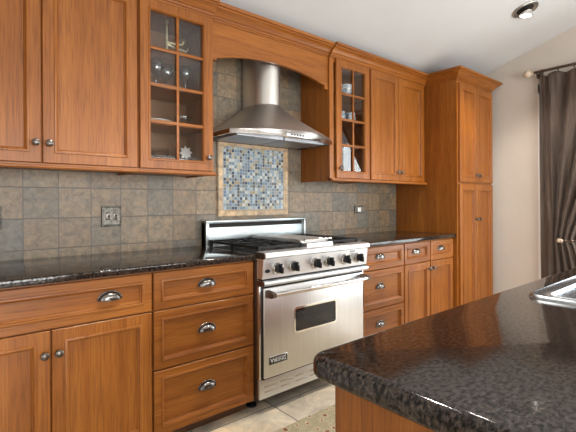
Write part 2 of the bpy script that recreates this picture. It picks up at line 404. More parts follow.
# right wall with the window opening behind the curtain (y -1.165..-3.1, z 0.15..2.2)
wy0, wy1, wz0, wz1 = -1.165, -3.10, 0.12, 2.24
m = MB()
m.prism([(0, 0), (wy0, 0), (wy0, cz_(wy0)), (0, cz_(0))], 'x', XR, XR + 0.1)
m.prism([(wy1, 0), (-6.1, 0), (-6.1, cz_(-6)), (-3.6, cz_(-3.6)), (wy1, cz_(wy1))], 'x', XR, XR + 0.1)
m.box(XR, XR + 0.1, wy1, wy0, 0, wz0)
m.prism([(wy0, wz1), (wy1, wz1), (wy1, cz_(wy1)), (wy0, cz_(wy0))], 'x', XR, XR + 0.1)
struct(m, 'wall_right', WALL)
m = MB().box(-0.22, -0.12, -0.8, 0.1, 0, 2.62)
m.box(-2.6, -0.12, -0.8, -0.7, 0, 2.62)
m.box(-2.7, -2.6, -2.3, -0.7, 0, 3.5); m.box(-2.7, -2.6, -6.1, -4.9, 0, 3.5); m.box(-2.7, -2.6, -4.9, -2.3, 0, 0.4); m.box(-2.7, -2.6, -4.9, -2.3, 2.6, 3.5)
struct(m, 'wall_left', WALL)
m = MB()
for x0, x1, z0, z1 in ((-2.7, -1.0, 0, 3.5), (1.4, 1.8, 0, 3.5), (4.2, XR + 0.1, 0, 3.5), (-1.0, 1.4, 0, 0.3), (1.8, 4.2, 0, 0.3), (-1.0, 1.4, 2.15, 3.5), (1.8, 4.2, 2.15, 3.5)):
    m.box(x0, x1, -6.1, -6.0, z0, z1)
struct(m, 'wall_front', WALL)
m = MB(); m.panel(0, 1, 0, 1, 0, [(0, 0)], 0.01) if False else None
wf = MB()
for a, b, c, d in ((wy0, wy0 - 0.06, wz0, wz1), (wy1 + 0.06, wy1, wz0, wz1), (wy0, wy1, wz0, wz0 + 0.06), (wy0, wy1, wz1 - 0.06, wz1), (-2.19, -2.25, wz0, wz1)):
    wf.box(XR + 0.02, XR + 0.08, min(a, b), max(a, b), c, d)
win = struct(wf, 'window_1', TRIM_W)
g = MB().box(XR + 0.045, XR + 0.051, wy1 + 0.05, wy0 - 0.05, wz0 + 0.05, wz1 - 0.05).build('window_pane', PANE, win, 0)
# white casing round that window; its edge shows beside the curtain
cs = MB()
cs.box(XR - 0.02, XR, wy0, wy0 + 0.093, 0.0, wz1 + 0.09); cs.box(XR - 0.02, XR, wy1 - 0.09, wy1, 0.0, wz1 + 0.09); cs.box(XR - 0.02, XR, wy1 - 0.09, wy0 + 0.093, wz1, wz1 + 0.09)
struct(cs, 'trim_1', TRIM_W)
struct(MB().box(XR - 0.014, XR, -1.071, -0.664, 0, 0.1, 0.003), 'baseboard_right', TRIM_W)
# garden outside the right window
struct(MB().box(XR + 0.12, 14, -9, 4, -0.3, -0.2), 'ground', LAWN)
hb = MB()
for i in range(26):
    t = bmesh.new(); bmesh.ops.create_icosphere(t, subdivisions=3, radius=1.0)
    cx, cy, czz, rr = 8.2 + random.uniform(-.5, .9), -7.5 + i * 0.36 + random.uniform(-.2, .2), random.uniform(0.2, 1.5), random.uniform(0.5, 0.9)
    for v in t.verts:
        v.co = Vector((cx, cy, czz)) + v.co * rr * random.uniform(0.82, 1.15)
    hb._merge(t)
hedge = hb.build('hedge', HEDGE, None, 0); tag(hedge, 'leafy green hedge in the garden outside the curtained window', 'hedge'); hedge['kind'] = 'stuff'

# ------------------------------------------------------------------ cabinet pieces
DOORP = [(0.0, 0.003), (0.003, 0.0), (0.047, 0.0), (0.049, -0.0040), (0.055, -0.0055), (0.060, -0.003), (0.0615, 0.006), (0.066, 0.009), (0.068, 0.014)]
DRAWP = [(0.0, 0.003), (0.003, 0.0), (0.036, 0.0), (0.038, -0.0040), (0.043, -0.0055), (0.048, -0.003), (0.0495, 0.006), (0.054, 0.009), (0.056, 0.014)]
def knob(parent, x, y, z):
    m = MB().lathe([(0.009, 0), (0.009, 0.003), (0.006, 0.006), (0.006, 0.013), (0.013, 0.018), (0.0165, 0.024), (0.0155, 0.029), (0.009, 0.033), (0.0, 0.034)], (x, y, z), (0, -1, 0), 20)
    return m.build('knob', PEWTER_DK, parent)
def cup_pull(parent, x, y, z, w=0.098, h=0.034, d=0.026):
    """bin pull: a half dome open below, on a thin rimmed back plate"""
    m = MB(); t = bmesh.new(); NU, NV = 18, 8; grid = []
    for j in range(NV + 1):
        row = []
        ph = (PI / 2) * j / NV
        for i in range(NU + 1):
            th = PI * i / NU
            row.append(t.verts.new((x - math.cos(th) * w / 2 * math.cos(ph * 0.999) , y - 0.002 - d * math.sin(ph) ** 0.8, z - 0.008 + math.sin(th) * h * math.cos(ph * 0.86))))
        grid.append(row)
    for a, b in zip(grid, grid[1:]):
        for i in range(NU): t.faces.new((a[i], a[i + 1], b[i + 1], b[i]))
    m._merge(t)
    pts = [(x - math.cos(PI * i / 18) * (w / 2 + 0.003), y - 0.003, z - 0.008 + math.sin(PI * i / 18) * (h + 0.003)) for i in range(19)]
    m.tube(pts, 0.003, 8)
    m.tube([(x - w / 2, y - 0.004, z - 0.008), (x - w / 4, y - d * 0.8, z - 0.009), (x, y - d, z - 0.009), (x + w / 4, y - d * 0.8, z - 0.009), (x + w / 2, y - 0.004, z - 0.008)], 0.0025, 8)
    return m.build('cup_pull', PEWTER, parent, 60)
def door(parent, x0, x1, z0, z1, yf, kx=None, kz=None):
    d = MB().panel(x0, x1, z0, z1, yf, DOORP, yf + 0.019).build('door', WZ, parent, 25)
    if kx is not None: knob(d, kx, yf, kz)
    return d
def drawer(parent, x0, x1, z0, z1, yf, pulls):
    d = MB().panel(x0, x1, z0, z1, yf, DRAWP, yf + 0.019).build('drawer', WX, parent, 25)
    for px, pz in pulls: cup_pull(d, px, yf + 0.013, pz)
    return d
def glass_door(parent, x0, x1, z0, z1, yf, cols, rows, kx, kz):
    d = MB().panel(x0, x1, z0, z1, yf, [(0, .003), (.003, 0), (.045, 0), (.047, -.0035), (.053, -.0045), (.058, 0.0), (.060, .006)], yf + 0.019, True).build('door', WZ, parent, 25)
    i = 0.060; ax0, ax1, az0, az1 = x0 + i, x1 - i, z0 + i, z1 - i
    mm = MB()
    for c in range(1, cols):
        x = ax0 + (ax1 - ax0) * c / cols; mm.box(x - 0.008, x + 0.008, yf + 0.003, yf + 0.016, az0 - .002, az1 + .002, 0.003, 2)
    for r in range(1, rows):
        z = az0 + (az1 - az0) * r / rows; mm.box(ax0 - .002, ax1 + .002, yf + 0.0035, yf + 0.0155, z - 0.009, z + 0.009, 0.003, 2)
    mm.build('muntin_grid', WX, d, 35)
    MB().box(ax0 - .003, ax1 + .003, yf + 0.0165, yf + 0.0185, az0 - .003, az1 + .003).build('glass_pane', PANE, d, 0)
    knob(d, kx, yf, kz)
    return d
def light_rail(parent, x0, x1, y0, y1):
    return MB().prism([(y0, 1.372), (y1 - .006, 1.372), (y1 - .010, 1.378), (y1 - .010, 1.384), (y1 - .004, 1.388), (y1 - .004, 1.394), (y0, 1.394)], 'x', x0, x1).build('light_rail', WX, parent, 20)
CROWN = [(0, 0), (0.006, 0), (0.007, 0.010), (0.014, 0.012), (0.016, 0.022), (0.026, 0.028), (0.034, 0.040), (0.046, 0.053), (0.060, 0.060), (0.063, 0.061), (0.064, 0.069), (0.078, 0.072), (0.080, 0.078), (0.080, 0.090), (0, 0.090)]
def crown_prof(zb, k=1.0): return [(o * k, zb + z) for o, z in CROWN]

YU = -0.352                     # upper door faces
UZ0, UZ1 = 1.398, 2.328
# ------------------------------------------------------------------ upper cabinets, left run
t = thing('upper_cabinet', 'cherry wall cabinet with two solid doors at the left end above the slate tile', 'cabinet', (0.37, 0, 1.372), 'cherry upper cabinets')
MB().box(-0.115, 0.822, YU + 0.019, -0.002, 1.388, 2.345).build('cabinet_body', WZ, t, 0)
door(t, -0.075, 0.366, UZ0, UZ1, YU, 0.341, 1.49); door(t, 0.372, 0.816, UZ0, UZ1, YU, 0.397, 1.49)
light_rail(t, -0.115, 0.822, -0.31, YU)
def open_body(t, x0, x1, items_shelf):
    m = MB(); yb = YU + 0.019; tk = 0.018
    m.box(x0, x0 + tk, yb, -0.002, 1.374, 2.345); m.box(x1 - tk, x1, yb, -0.002, 1.374, 2.345)
    m.box(x0 + tk, x1 - tk, yb, -0.002, 1.382, 1.450); m.box(x0 + tk, x1 - tk, yb, -0.002, 2.300, 2.345)
    m.box(x0 + tk, x0 + 0.045, yb, yb + 0.019, 1.45, 2.30); m.box(x1 - 0.045, x1 - tk, yb, yb + 0.019, 1.45, 2.30)
    m.build('cabinet_body', WZ, t, 0)
    MB().box(x0 + tk, x1 - tk, -0.012, -0.002, 1.45, 2.30).build('cabinet_back', W_IN, t, 0)
    for z in items_shelf: MB().box(x0 + tk, x1 - tk, -0.300, -0.012, z - 0.018, z).build('shelf', WX, t, 0)
shelves = (1.672, 1.881, 2.088)
t = thing('glass_door_cabinet', 'cherry wall cabinet with an eight pane glass door left of the range hood', 'cabinet', (1.054, 0, 1.372), 'cherry upper cabinets')
open_body(t, 0.824, 1.285, shelves)
glass_door(t, 0.830, 1.268, UZ0, UZ1, YU, 2, 4, 1.240, 1.478)
light_rail(t, 0.824, 1.292, -0.31, YU)
cr = MB().sweep([(-0.115, YU + 0.012), (1.2865, YU + 0.012)], crown_prof(2.331)).build('crown_molding', WX, None, 25)
tag(cr, 'stepped cherry crown molding along the top of the left wall cabinets', 'molding', 'cherry crown moldings')

# ------------------------------------------------------------------ arched valance over the hood
V0, V1, VYF = 1.287, 2.303, -0.318
t = thing('hood_valance', 'arched cherry valance bridging the wall cabinets above the range hood', 'valance', ((V0 + V1) / 2, VYF, 2.10))
bot = [(V0, 2.092), (V0 + 0.035, 2.092), (V0 + 0.035, 2.108)]
for i in range(25):
    u = i / 24; bot.append((V0 + 0.05 + (V1 - V0 - 0.10) * u, 2.110 + 0.062 * (1 - (2 * u - 1) ** 2)))
bot += [(V1 - 0.035, 2.108), (V1 - 0.035, 2.078), (V1, 2.078)]
m = MB()
top = 2.338
tb = bmesh.new(); fr = []
for yy in (VYF, VYF + 0.022):
    lo = [tb.verts.new((x, yy, z)) for x, z in bot]; hi = [tb.verts.new((x, yy, top)) for x, z in bot]; fr.append((lo, hi))
for lo, hi in fr:
    for i in range(len(bot) - 1): 
        if abs(bot[i][0] - bot[i + 1][0]) > 1e-6: tb.faces.new((lo[i], lo[i + 1], hi[i + 1], hi[i]))
(l0, h0), (l1, h1) = fr
for i in range(len(bot) - 1):
    tb.faces.new((l0[i], l0[i + 1], l1[i + 1], l1[i]))
    if abs(bot[i][0] - bot[i + 1][0]) > 1e-6: tb.faces.new((h0[i], h0[i + 1], h1[i + 1], h1[i]))
bmesh.ops.recalc_face_normals(tb, faces=tb.faces); m._merge(tb)
m.build('arched_panel', WX, t, 25)
MB().sweep([(V0, VYF), (V1, VYF)], crown_prof(2.330, 0.98)).build('crown_molding', WX, t, 25)

# ------------------------------------------------------------------ upper cabinets, right run
t = thing('glass_door_cabinet', 'narrow cherry wall cabinet with an eight pane glass door right of the hood', 'cabinet', (2.55, 0, 1.372), 'cherry upper cabinets')
open_body(t, 2.304, 2.776, shelves)
glass_door(t, 2.364, 2.766, UZ0, UZ1, YU, 2, 4, 2.396, 1.476)
light_rail(t, 2.304, 2.776, -0.31, YU)
t = thing('upper_cabinet', 'cherry wall cabinet with two solid doors between glass door cabinet and tall pantry', 'cabinet', (3.19, 0, 1.372), 'cherry upper cabinets')
MB().box(2.778, 3.624, YU + 0.019, -0.002, 1.388, 2.345).build('cabinet_body', WZ, t, 0)
door(t, 2.786, 3.176, UZ0, UZ1, YU, 3.152, 1.476); door(t, 3.182, 3.588, UZ0, UZ1, YU, 3.206, 1.476)
light_rail(t, 2.778, 3.624, -0.31, YU)
cr = MB().sweep([(2.3035, YU + 0.012), (3.6265, YU + 0.012), (3.6265, -0.9)], crown_prof(2.331), 1, 0, 1).build('crown_molding', WX, None, 25)
tag(cr, 'stepped cherry crown molding along the top of the right wall cabinets', 'molding', 'cherry crown moldings')

# ------------------------------------------------------------------ tall pantry
P0, P1, PY = 3.628, 4.334, -0.662
t = thing('pantry_cabinet', 'tall cherry pantry cabinet with four doors at the right end of the run', 'cabinet', ((P0 + P1) / 2, -0.33, 0))
MB().box(P0, P1, PY, -0.002, 0.09, 2.332).build('cabinet_body', WZ, t, 0)
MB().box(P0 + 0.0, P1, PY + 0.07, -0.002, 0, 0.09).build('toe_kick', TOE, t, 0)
pd = PY - 0.021; pm = (P0 + P1) / 2 - 0.005
door(t, P0 + 0.022, pm - 0.003, 1.392, 2.300, pd, pm - 0.028, 1.46); door(t, pm + 0.003, P1 - 0.022, 1.392, 2.300, pd, pm + 0.028, 1.46)
door(t, P0 + 0.022, pm - 0.003, 0.105, 1.372, pd, pm - 0.028, 1.04); door(t, pm + 0.003, P1 - 0.022, 0.105, 1.372, pd, pm + 0.028, 1.04)
MB().sweep([(3.0, YU + 0.012), (P0, YU + 0.012), (P0, PY), (P1, PY), (P1, -0.02)], crown_prof(2.331), 1, 1, 0).build('crown_molding', WX, t, 25)

# ------------------------------------------------------------------ base cabinets
BY = -0.632; ZT, Z1, Z2, Z3 = 0.872, 0.688, 0.398, 0.080
def base(x0, x1, label):
    t = thing('base_cabinet', label, 'cabinet', ((x0 + x1) / 2, -0.3, 0), 'cherry base cabinets')
    MB().box(x0, x1, BY + 0.020, -0.002, 0.085, 0.883).build('cabinet_body', WX, t, 0)
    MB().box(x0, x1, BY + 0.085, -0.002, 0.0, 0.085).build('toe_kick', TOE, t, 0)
    return t
G = 0.003
t = base(-0.115, 0.782, 'cherry base cabinet with one wide drawer over two doors at the left end')
drawer(t, -0.077, 0.780 - G, Z1 + G, ZT, BY, [(0.11, 0.783), (0.588, 0.783)])
door(t, -0.077, 0.352 - G, Z3, Z1 - G, BY, 0.326, 0.590); door(t, 0.352 + G, 0.780 - G, Z3, Z1 - G, BY, 0.378, 0.590)
t = base(0.784, 1.373, 'cherry base cabinet with three drawers left of the steel range')
for za, zb, pz in ((Z1 + G, ZT, 0.782), (Z2 + G, Z1 - G, 0.546), (Z3, Z2 - G, 0.245)): drawer(t, 0.784 + G, 1.371, za, zb, BY, [(1.078, pz)])
t = base(2.288, 2.842, 'cherry base cabinet with three drawers right of the steel range')
for za, zb, pz in ((0.702 + G, ZT, 0.795), (0.412 + G, 0.702 - G, 0.570), (Z3, 0.412 - G, 0.285)): drawer(t, 2.300, 2.838, za, zb, BY, [(2.545, pz)])
t = base(2.846, 3.626, 'cherry base cabinet with two small drawers over two doors beside the pantry')
for xa, xb in ((2.850, 3.222), (3.234, 3.612)):
    drawer(t, xa, xb, 0.702 + G, ZT, BY, [((xa + xb) / 2 - 0.01, 0.795)])
    door(t, xa, xb, Z3, 0.702 - G, BY, (3.196 if xa < 3 else 3.260), 0.640)

# ------------------------------------------------------------------ granite worktops
def slab(name, x0, x1, y0, y1, z0, z1, bev): return MB().box(x0, x1, y0, y1, z0, z1, bev, 4).build(name, GRAN, None, 40)
tag(slab('countertop', -0.118, 1.372, -0.658, -0.001, 0.884, 0.914, 0.006), 'polished dark granite worktop on the left base cabinets, left of the range', 'countertop', 'granite worktops')
tag(slab('countertop', 2.290, 3.626, -0.658, -0.001, 0.884, 0.914, 0.006), 'polished dark granite worktop on the right base cabinets, between range and pantry', 'countertop', 'granite worktops')

# ------------------------------------------------------------------ range
X0, X1 = 1.377, 2.284
t = thing('range_cooker', 'wide stainless steel range with six black knobs between the base cabinets', 'range', ((X0 + X1) / 2, -0.35, 0))
MB().box(X0, X1, -0.660, -0.03, 0.10, 0.885, 0.003).build('range_body', SIDE_BROWN, t, 30)
for xa in (X0, X1 - 0.022): MB().box(xa, xa + 0.022, -0.676, -0.655, 0.206, 0.735, 0.004).build('side_trim', ST_Z, t)
MB().box(X0, X1, -0.69, -0.045, 0.882, 0.906, 0.002).build('cooktop', ST_X, t, 30)
# rounded front ledge
pr = [(-0.640, 0.895), (-0.640, 0.928)] + [(-0.722 - 0.014 * math.sin(PI / 2 * i / 6), 0.914 + 0.014 * math.cos(PI / 2 * i / 6)) for i in range(7)] + [(-0.736, 0.900), (-0.728, 0.893), (-0.66, 0.893)]
m = MB().prism(pr, 'x', X0 + 0.004, X1 - 0.004); m.build('front_ledge', ST_X, t, 30)
for xa in (X0 - 0.002, X1 - 0.004): MB().prism([(y + .001, z - .001) for y, z in pr], 'x', xa, xa + 0.006).build('ledge_end_cap', SIDE_BROWN, t, 30)
# control panel, slightly tilted back towards its foot
cpn = MB().prism([(-0.655, 0.778), (-0.704, 0.778), (-0.716, 0.894), (-0.655, 0.894)], 'x', X0 + 0.002, X1 - 0.002).build('control_panel', ST_X, t, 20)
yk = -0.709
for kx in (1.480, 1.600, 1.782, 1.896, 2.050, 2.180):
    k = MB().lathe([(0.034, 0), (0.034, 0.006), (0.031, 0.013), (0.028, 0.016)], (kx, yk, 0.832), (0, -1, 0.1), 28)
    b = k.build('knob_bezel', BEZEL, t, 40)
    m = MB().lathe([(0.026, 0.014), (0.0255, 0.030), (0.024, 0.034), (0.0, 0.036)], (kx, yk, 0.832), (0, -1, 0.1), 28)
    m.box(kx - 0.008, kx + 0.008, yk - 0.056, yk - 0.028, 0.807, 0.862, 0.004)
    m.build('control_knob', BLACK, b, 40)
    MB().box(kx - 0.0018, kx + 0.0018, yk - 0.0572, yk - 0.0555, 0.842, 0.860).build('pointer_mark', PORC, b, 0)
MB().lathe([(0.011, 0), (0.010, 0.006), (0, 0.007)], (1.412, -0.708, 0.822), (0, -1, 0), 16, (1.5, 1, 1)).build('indicator_light', BLACK, t)
MB().box(2.10, 2.15, -0.7165, -0.714, 0.876, 0.884, 0).build('name_strip', PEWTER_DK, t, 0)
# vent rail under the panel
MB().box(X0 + 0.004, X1 - 0.004, -0.70, -0.65, 0.768, 0.778).build('vent_gap', BLACK, t, 0)
MB().prism([(-0.655, 0.736), (-0.706, 0.736), (-0.722, 0.742), (-0.726, 0.752), (-0.722, 0.764), (-0.71, 0.768), (-0.655, 0.768)], 'x', X0 + 0.004, X1 - 0.004).build('door_top_rail', ST_X, t, 25)
MB().box(X0 - 0.001, X0 + 0.004, -0.724, -0.655, 0.738, 0.767, 0.002).build('rail_end_cap', SIDE_BROWN, t, 30)
# oven door
DX0, DX1, DY = X0 + 0.022, X1 - 0.024, -0.694
d = MB().box(DX0, DX1, DY, -0.662, 0.210, 0.722, 0.005, 3).build('oven_door', ST_DOOR, t, 30)
MB().box(DX0 - .003, DX1 + .003, DY + 0.008, -0.661, 0.203, 0.733).build('door_seal', BLACK, d, 0)
def rrect(x0, x1, z0, z1, r, n=6):
    p = []
    for cx, cz, a0 in ((x1 - r, z1 - r, 0), (x0 + r, z1 - r, 90), (x0 + r, z0 + r, 180), (x1 - r, z0 + r, 270)):
        for i in range(n + 1):
            a = math.radians(a0 + 90 * i / n); p.append((cx + r * math.cos(a), cz + r * math.sin(a)))
    return p
wx0, wx1, wz0_, wz1_ = 1.618, 1.988, 0.424, 0.582
o_, i_ = rrect(wx0, wx1, wz0_, wz1_, 0.022), rrect(wx0 + 0.012, wx1 - 0.012, wz0_ + 0.012, wz1_ - 0.012, 0.014)
MB().loft([[(x, DY, z) for x, z in o_], [(x, DY - 0.005, z) for x, z in o_], [(x, DY - 0.005, z) for x, z in i_], [(x, DY - 0.001, z) for x, z in i_]], True, False).build('window_frame', CHROME, d, 30)
MB().prism(i_, 'y', DY - 0.0012, DY + 0.003).build('oven_window', OVEN_GLASS, d, 0)
hz, hy = 0.690, -0.752
h = MB().tube([(DX0 + 0.012, hy, hz), (DX1 - 0.012, hy, hz)], 0.0135, 16).build('door_handle', CHROME, d, 40)
for hx in (DX0 + 0.022, DX1 - 0.022):
    MB().prism([(DY + .001, hz - 0.017), (hy + 0.004, hz - 0.017), (hy - 0.014, hz - 0.010), (hy - 0.014, hz + 0.010), (hy + 0.004, hz + 0.017), (DY + .001, hz + 0.022)], 'x', hx - 0.013, hx + 0.013).build('handle_bracket', SIDE_BROWN, h, 30)
# name badge: silver rim, black field, raised letters
bx0, bx1, bz0, bz1 = 1.428, 1.566, 0.283, 0.327
bd = MB().box(bx0, bx1, DY - 0.004, DY + .001, bz0, bz1, 0.001).build('name_badge', CHROME, d, 30)
MB().box(bx0 + 0.0025, bx1 - 0.0025, DY - 0.0046, DY - 0.003, bz0 + 0.0025, bz1 - 0.0025).build('badge_field', BLACK, bd, 0)
def lettering(text, size, x, y, z, width, mat, parent, wide=1.0):
    cu = bpy.data.curves.new('txt', 'FONT'); cu.body = text; cu.size = size; cu.extrude = 0.0012; cu.align_x = 'CENTER'; cu.align_y = 'CENTER'; cu.offset = 0.0
    ob = bpy.data.objects.new('txt', cu); C.objects.link(ob)
    bpy.context.view_layer.update()
    me = bpy.data.meshes.new_from_object(ob.evaluated_get(bpy.context.evaluated_depsgraph_get()))
    bpy.data.objects.remove(ob); bpy.data.curves.remove(cu)
    xs = [v.co.x for v in me.vertices]; ys = [v.co.y for v in me.vertices]; k = width / (max(xs) - min(xs)); cx = (max(xs) + min(xs)) / 2; cy = (max(ys) + min(ys)) / 2
    o0 = world_loc(parent)
    for v in me.vertices: v.co = Vector((x + (v.co.x - cx) * k, y - v.co.z, z + (v.co.y - cy) * wide)) - o0
    me.materials.append(mat); ob = bpy.data.objects.new('lettering', me); C.objects.link(ob); ob.parent = parent
    return ob
# a taller first letter, small capitals after it
lettering('V', 0.036, 1.450, DY - 0.0048, 0.305, 0.024, PORC, bd); lettering('IKING', 0.028, 1.510, DY - 0.0048, 0.3025, 0.086, PORC, bd)
MB().box(1.466, 1.554, DY - 0.0056, DY - 0.0045, 0.3155, 0.3170).build('letter_bar', PORC, bd, 0)
# louvred kick panel
kp = MB().box(X0 + 0.001, X1 - 0.001, -0.676, -0.655, 0.092, 0.203, 0.003).build('kick_panel', ST_X, t, 30)
for c in range(7):
    xa = 1.412 + c * 0.118
    for zz in (0.128, 0.158):
        MB().box(xa, xa + 0.070, -0.6772, -0.670, zz - 0.0045, zz + 0.0045, 0.001).build('vent_louver', NICKEL, kp, 30); MB().lathe([(0.0065, 0), (0.005, 0.004), (0, 0.005)], (xa + 0.078, -0.676, zz), (0, -1, 0), 12).build('vent_stud', CHROME, kp, 40)
for fx in (X0 + 0.045, X1 - 0.045): MB().lathe([(0.030, 0), (0.030, 0.012), (0.014, 0.02), (0.014, 0.102)], (fx, -0.535, 0), (0, 0, 1), 20).build('foot', BLACK, t)
# backguard
bg = MB().box(X0, X1, -0.062, -0.014, 0.89, 1.076, 0.002).build('backguard', ST_BACK, t, 30)
m = MB().box(X0, X1, -0.080, -0.014, 1.070, 1.086, 0.003); m.box(X0, X0 + 0.016, -0.078, -0.014, 0.905, 1.072, 0.002); m.box(X1 - 0.016, X1, -0.078, -0.014, 0.905, 1.072, 0.002)
m.build('backguard_frame', ST_BACK, bg, 30)
MB().box(X0 + 0.03, X1 - 0.03, -0.0640, -0.061, 1.036, 1.067).build('vent_slot', DARK_GAP, bg, 0)
# burners and grates
def burner_set(cx, cy, gx, gy):
    MB().box(cx - gx + 0.006, cx + gx - 0.006, cy - gy + 0.004, cy + gy - 0.004, 0.9065, 0.9085, 0.001).build('drip_tray', IRON, t, 30)
    b = MB().lathe([(0.052, 0), (0.050, 0.010), (0.040, 0.014), (0.040, 0.018)], (cx, cy, 0.905), (0, 0, 1), 28).build('burner', PEWTER_DK, t)
    MB().lathe([(0.036, 0), (0.036, 0.007), (0.030, 0.011), (0, 0.012)], (cx, cy, 0.9225), (0, 0, 1), 28).build('burner_cap', IRON, b)
    m = MB(); zt = 0.956; th = 0.010
    x0, x1, y0, y1 = cx - gx, cx + gx, cy - gy, cy + gy
    for a in ((x0, x1, y0, y0 + th), (x0, x1, y1 - th, y1), (x0, x0 + th, y0, y1), (x1 - th, x1, y0, y1)): m.box(*a, zt - 0.018, zt - 0.002, 0.002, 1)
    for fx in (x0 + .005, x1 - .005, cx):
        for fy in (y0 + .005, y1 - .005):
            if fx == cx: continue
            m.box(fx - 0.008, fx + 0.008, fy - 0.008, fy + 0.008, 0.9055, zt)
    for ang in range(0, 360, 45):
        ca, sa = math.cos(math.radians(ang)), math.sin(math.radians(ang))
        k = 1 / max(abs(ca) / gx, abs(sa) / gy)
        p0 = Vector((cx + ca * k * 0.98, cy + sa * k * 0.98, zt - 0.008)); p1 = Vector((cx + ca * 0.030, cy + sa * 0.030, zt - 0.006))
        d_ = (p1 - p0).normalized(); n_ = Vector((-d_.y, d_.x, 0)) * 0.005
        m.loft([[p0 + n_ + Vector((0, 0, -.010)), p0 - n_ + Vector((0, 0, -.010)), p0 - n_ + Vector((0, 0, .008)), p0 + n_ + Vector((0, 0, .008))],
                [p1 + n_ + Vector((0, 0, -.004)), p1 - n_ + Vector((0, 0, -.004)), p1 - n_ + Vector((0, 0, .008)), p1 + n_ + Vector((0, 0, .008))]])
    m.build('grate', IRON, t, 30)
for bx, gx in ((1.570, 0.166), (2.134, 0.136)):
    for by in (-0.500, -0.222): burner_set(bx, by, gx, 0.136)
# griddle with raised steel cover and front grease tray
gx0, gx1 = 1.748, 1.988
gr = MB().box(gx0, gx1, -0.615, -0.085, 0.900, 0.945, 0.003).build('griddle', ST_X, t, 30)
MB().prism([(-0.610, 0.945), (-0.618, 0.966), (-0.600, 0.972), (-0.095, 0.972), (-0.085, 0.960), (-0.085, 0.945)], 'x', gx0 - 0.004, gx1 + 0.004).build('griddle_cover', ST_X, gr, 25)
MB().box(gx0 + 0.004, gx1 - 0.004, -0.672, -0.612, 0.907, 0.952, 0.004).build('grease_tray', ST_X, gr, 30)
MB().tube([(gx0 + 0.004, -0.648, 0.972), (gx1 + 0.002, -0.648, 0.972)], 0.007, 12).build('cover_handle', CHROME, gr)

# ------------------------------------------------------------------ range hood
HX0, HX1 = 1.372, 2.282; HC = (HX0 + HX1) / 2
t = thing('range_hood', 'stainless chimney hood with bowed front above the range', 'hood', (HC, 0, 1.63))
def dsec(hw, ys, bow, z, n=20):
    """D-shaped plan section: back on the wall, straight sides to -ys, bowed front"""
    pts = [(HC - hw, -0.018, z)]
    for i in range(n + 1):
        u = -1 + 2 * i / n; pts.append((HC + hw * u, -ys - bow * (1 - u * u) ** 0.9, z))
    pts.append((HC + hw, -0.018, z)); return pts
hw = (HX1 - HX0) / 2
ZR0, ZR1, ZC = 1.640, 1.668, 1.902
rings = []
for i in range(11):
    s = i / 10; k = (1 - s) ** 1.16
    rings.append(dsec(0.116 + (hw - 0.012 - 0.116) * k, 0.165 + (0.375 - 0.165) * k, 0.105 + (0.105) * k, ZR1 + (ZC - ZR1) * s))
MB().loft(rings, True, True).build('canopy', ST_HOOD, t, 30)
lo, hi = dsec(hw, 0.382, 0.115, ZR0), dsec(hw, 0.382, 0.115, ZR1)
li = dsec(hw - 0.014, 0.370, 0.112, ZR0); lj = dsec(hw - 0.014, 0.370, 0.112, ZR0 + 0.010)
MB().loft([lj, li, lo, hi], True, True).build('rim', ST_RIM, t, 30)
MB().loft([dsec(0.113, 0.165, 0.105, ZC - 0.004), dsec(0.113, 0.165, 0.105, 2.33)], True, True).build('chimney', steel('brushed_stainless_chimney', (0.74, 0.72, 0.69), 0.36, 'z'), t, 30)
for xa, xb in ((HX0 + 0.07, HC - 0.006), (HC + 0.006, HX1 - 0.07)):
    f = MB().box(xa, xb, -0.36, -0.05, ZR0 - 0.002, ZR0 + 0.014, 0.002)
    f = f.build('grease_filter', steel('filter_mesh', (0.42, 0.43, 0.46), 0.42, 'y'), t, 30)
    MB().box((xa + xb) / 2 - 0.04, (xa + xb) / 2 + 0.04, -0.345, -0.330, ZR0 - 0.006, ZR0 - 0.001, 0.001).build('filter_latch', PEWTER_DK, f, 30)
# switch strip in the middle of the rim
cp = MB().box(HC - 0.09, HC + 0.09, -0.4985, -0.485, ZR0 + 0.004, ZR1 - 0.004, 0.002).build('switch_strip', ST_X, t, 30)
for i in range(5): MB().lathe([(0.006, 0), (0.006, 0.004), (0, 0.0045)], (HC - 0.05 + 0.025 * i, -0.498, (ZR0 + ZR1) / 2), (0, -1, 0), 14).build('push_button', BLACK, cp)

# ------------------------------------------------------------------ mosaic panel, outlets
t = thing('mosaic_panel', 'square blue-grey glass mosaic panel with tan stone border behind the range', 'wall panel', (1.827, 0, 1.11))
MB().box(1.545, 2.105, -0.008, -0.001, 1.152, 1.628).build('mosaic_field', MOSAIC, t, 0).location = -Vector((1.827, 0, 1.11)) + Vector((1.827, 0, 1.11))
m = MB().panel(1.505, 2.150, 1.110, 1.658, -0.016, [(0.0, 0.004), (0.004, 0.0), (0.036, 0.0), (0.044, 0.006)], -0.001, True)
m.build('stone_border', BORDER, t, 30)
def plate(name, label, x0, x1, z0, z1, group):
    t = thing(name, label, name.split('_')[-1] if False else 'wall plate', ((x0 + x1) / 2, 0, z0), group)
    MB().panel(x0, x1, z0, z1, -0.011, [(0, 0.006), (0.003, 0.001), (0.007, 0.0), (0.011, 0.003), (0.014, 0.0035)], -0.001).build('cover_plate', PLATE, t, 25)
    return t
t = plate('light_switch', 'square pewter double switch plate on the slate tile above the left worktop', 0.728, 0.843, 1.070, 1.192, 'pewter wall plates')
for sx in (0.765, 0.806):
    MB().box(sx - 0.011, sx + 0.011, -0.0125, -0.008, 1.108, 1.154, 0.002).build('toggle_plate', PEWTER_DK, t, 30)
    MB().prism([(-0.012, 1.124), (-0.024, 1.132), (-0.026, 1.138), (-0.012, 1.139)], 'x', sx - 0.005, sx + 0.005).build('toggle', CHROME, t, 30)
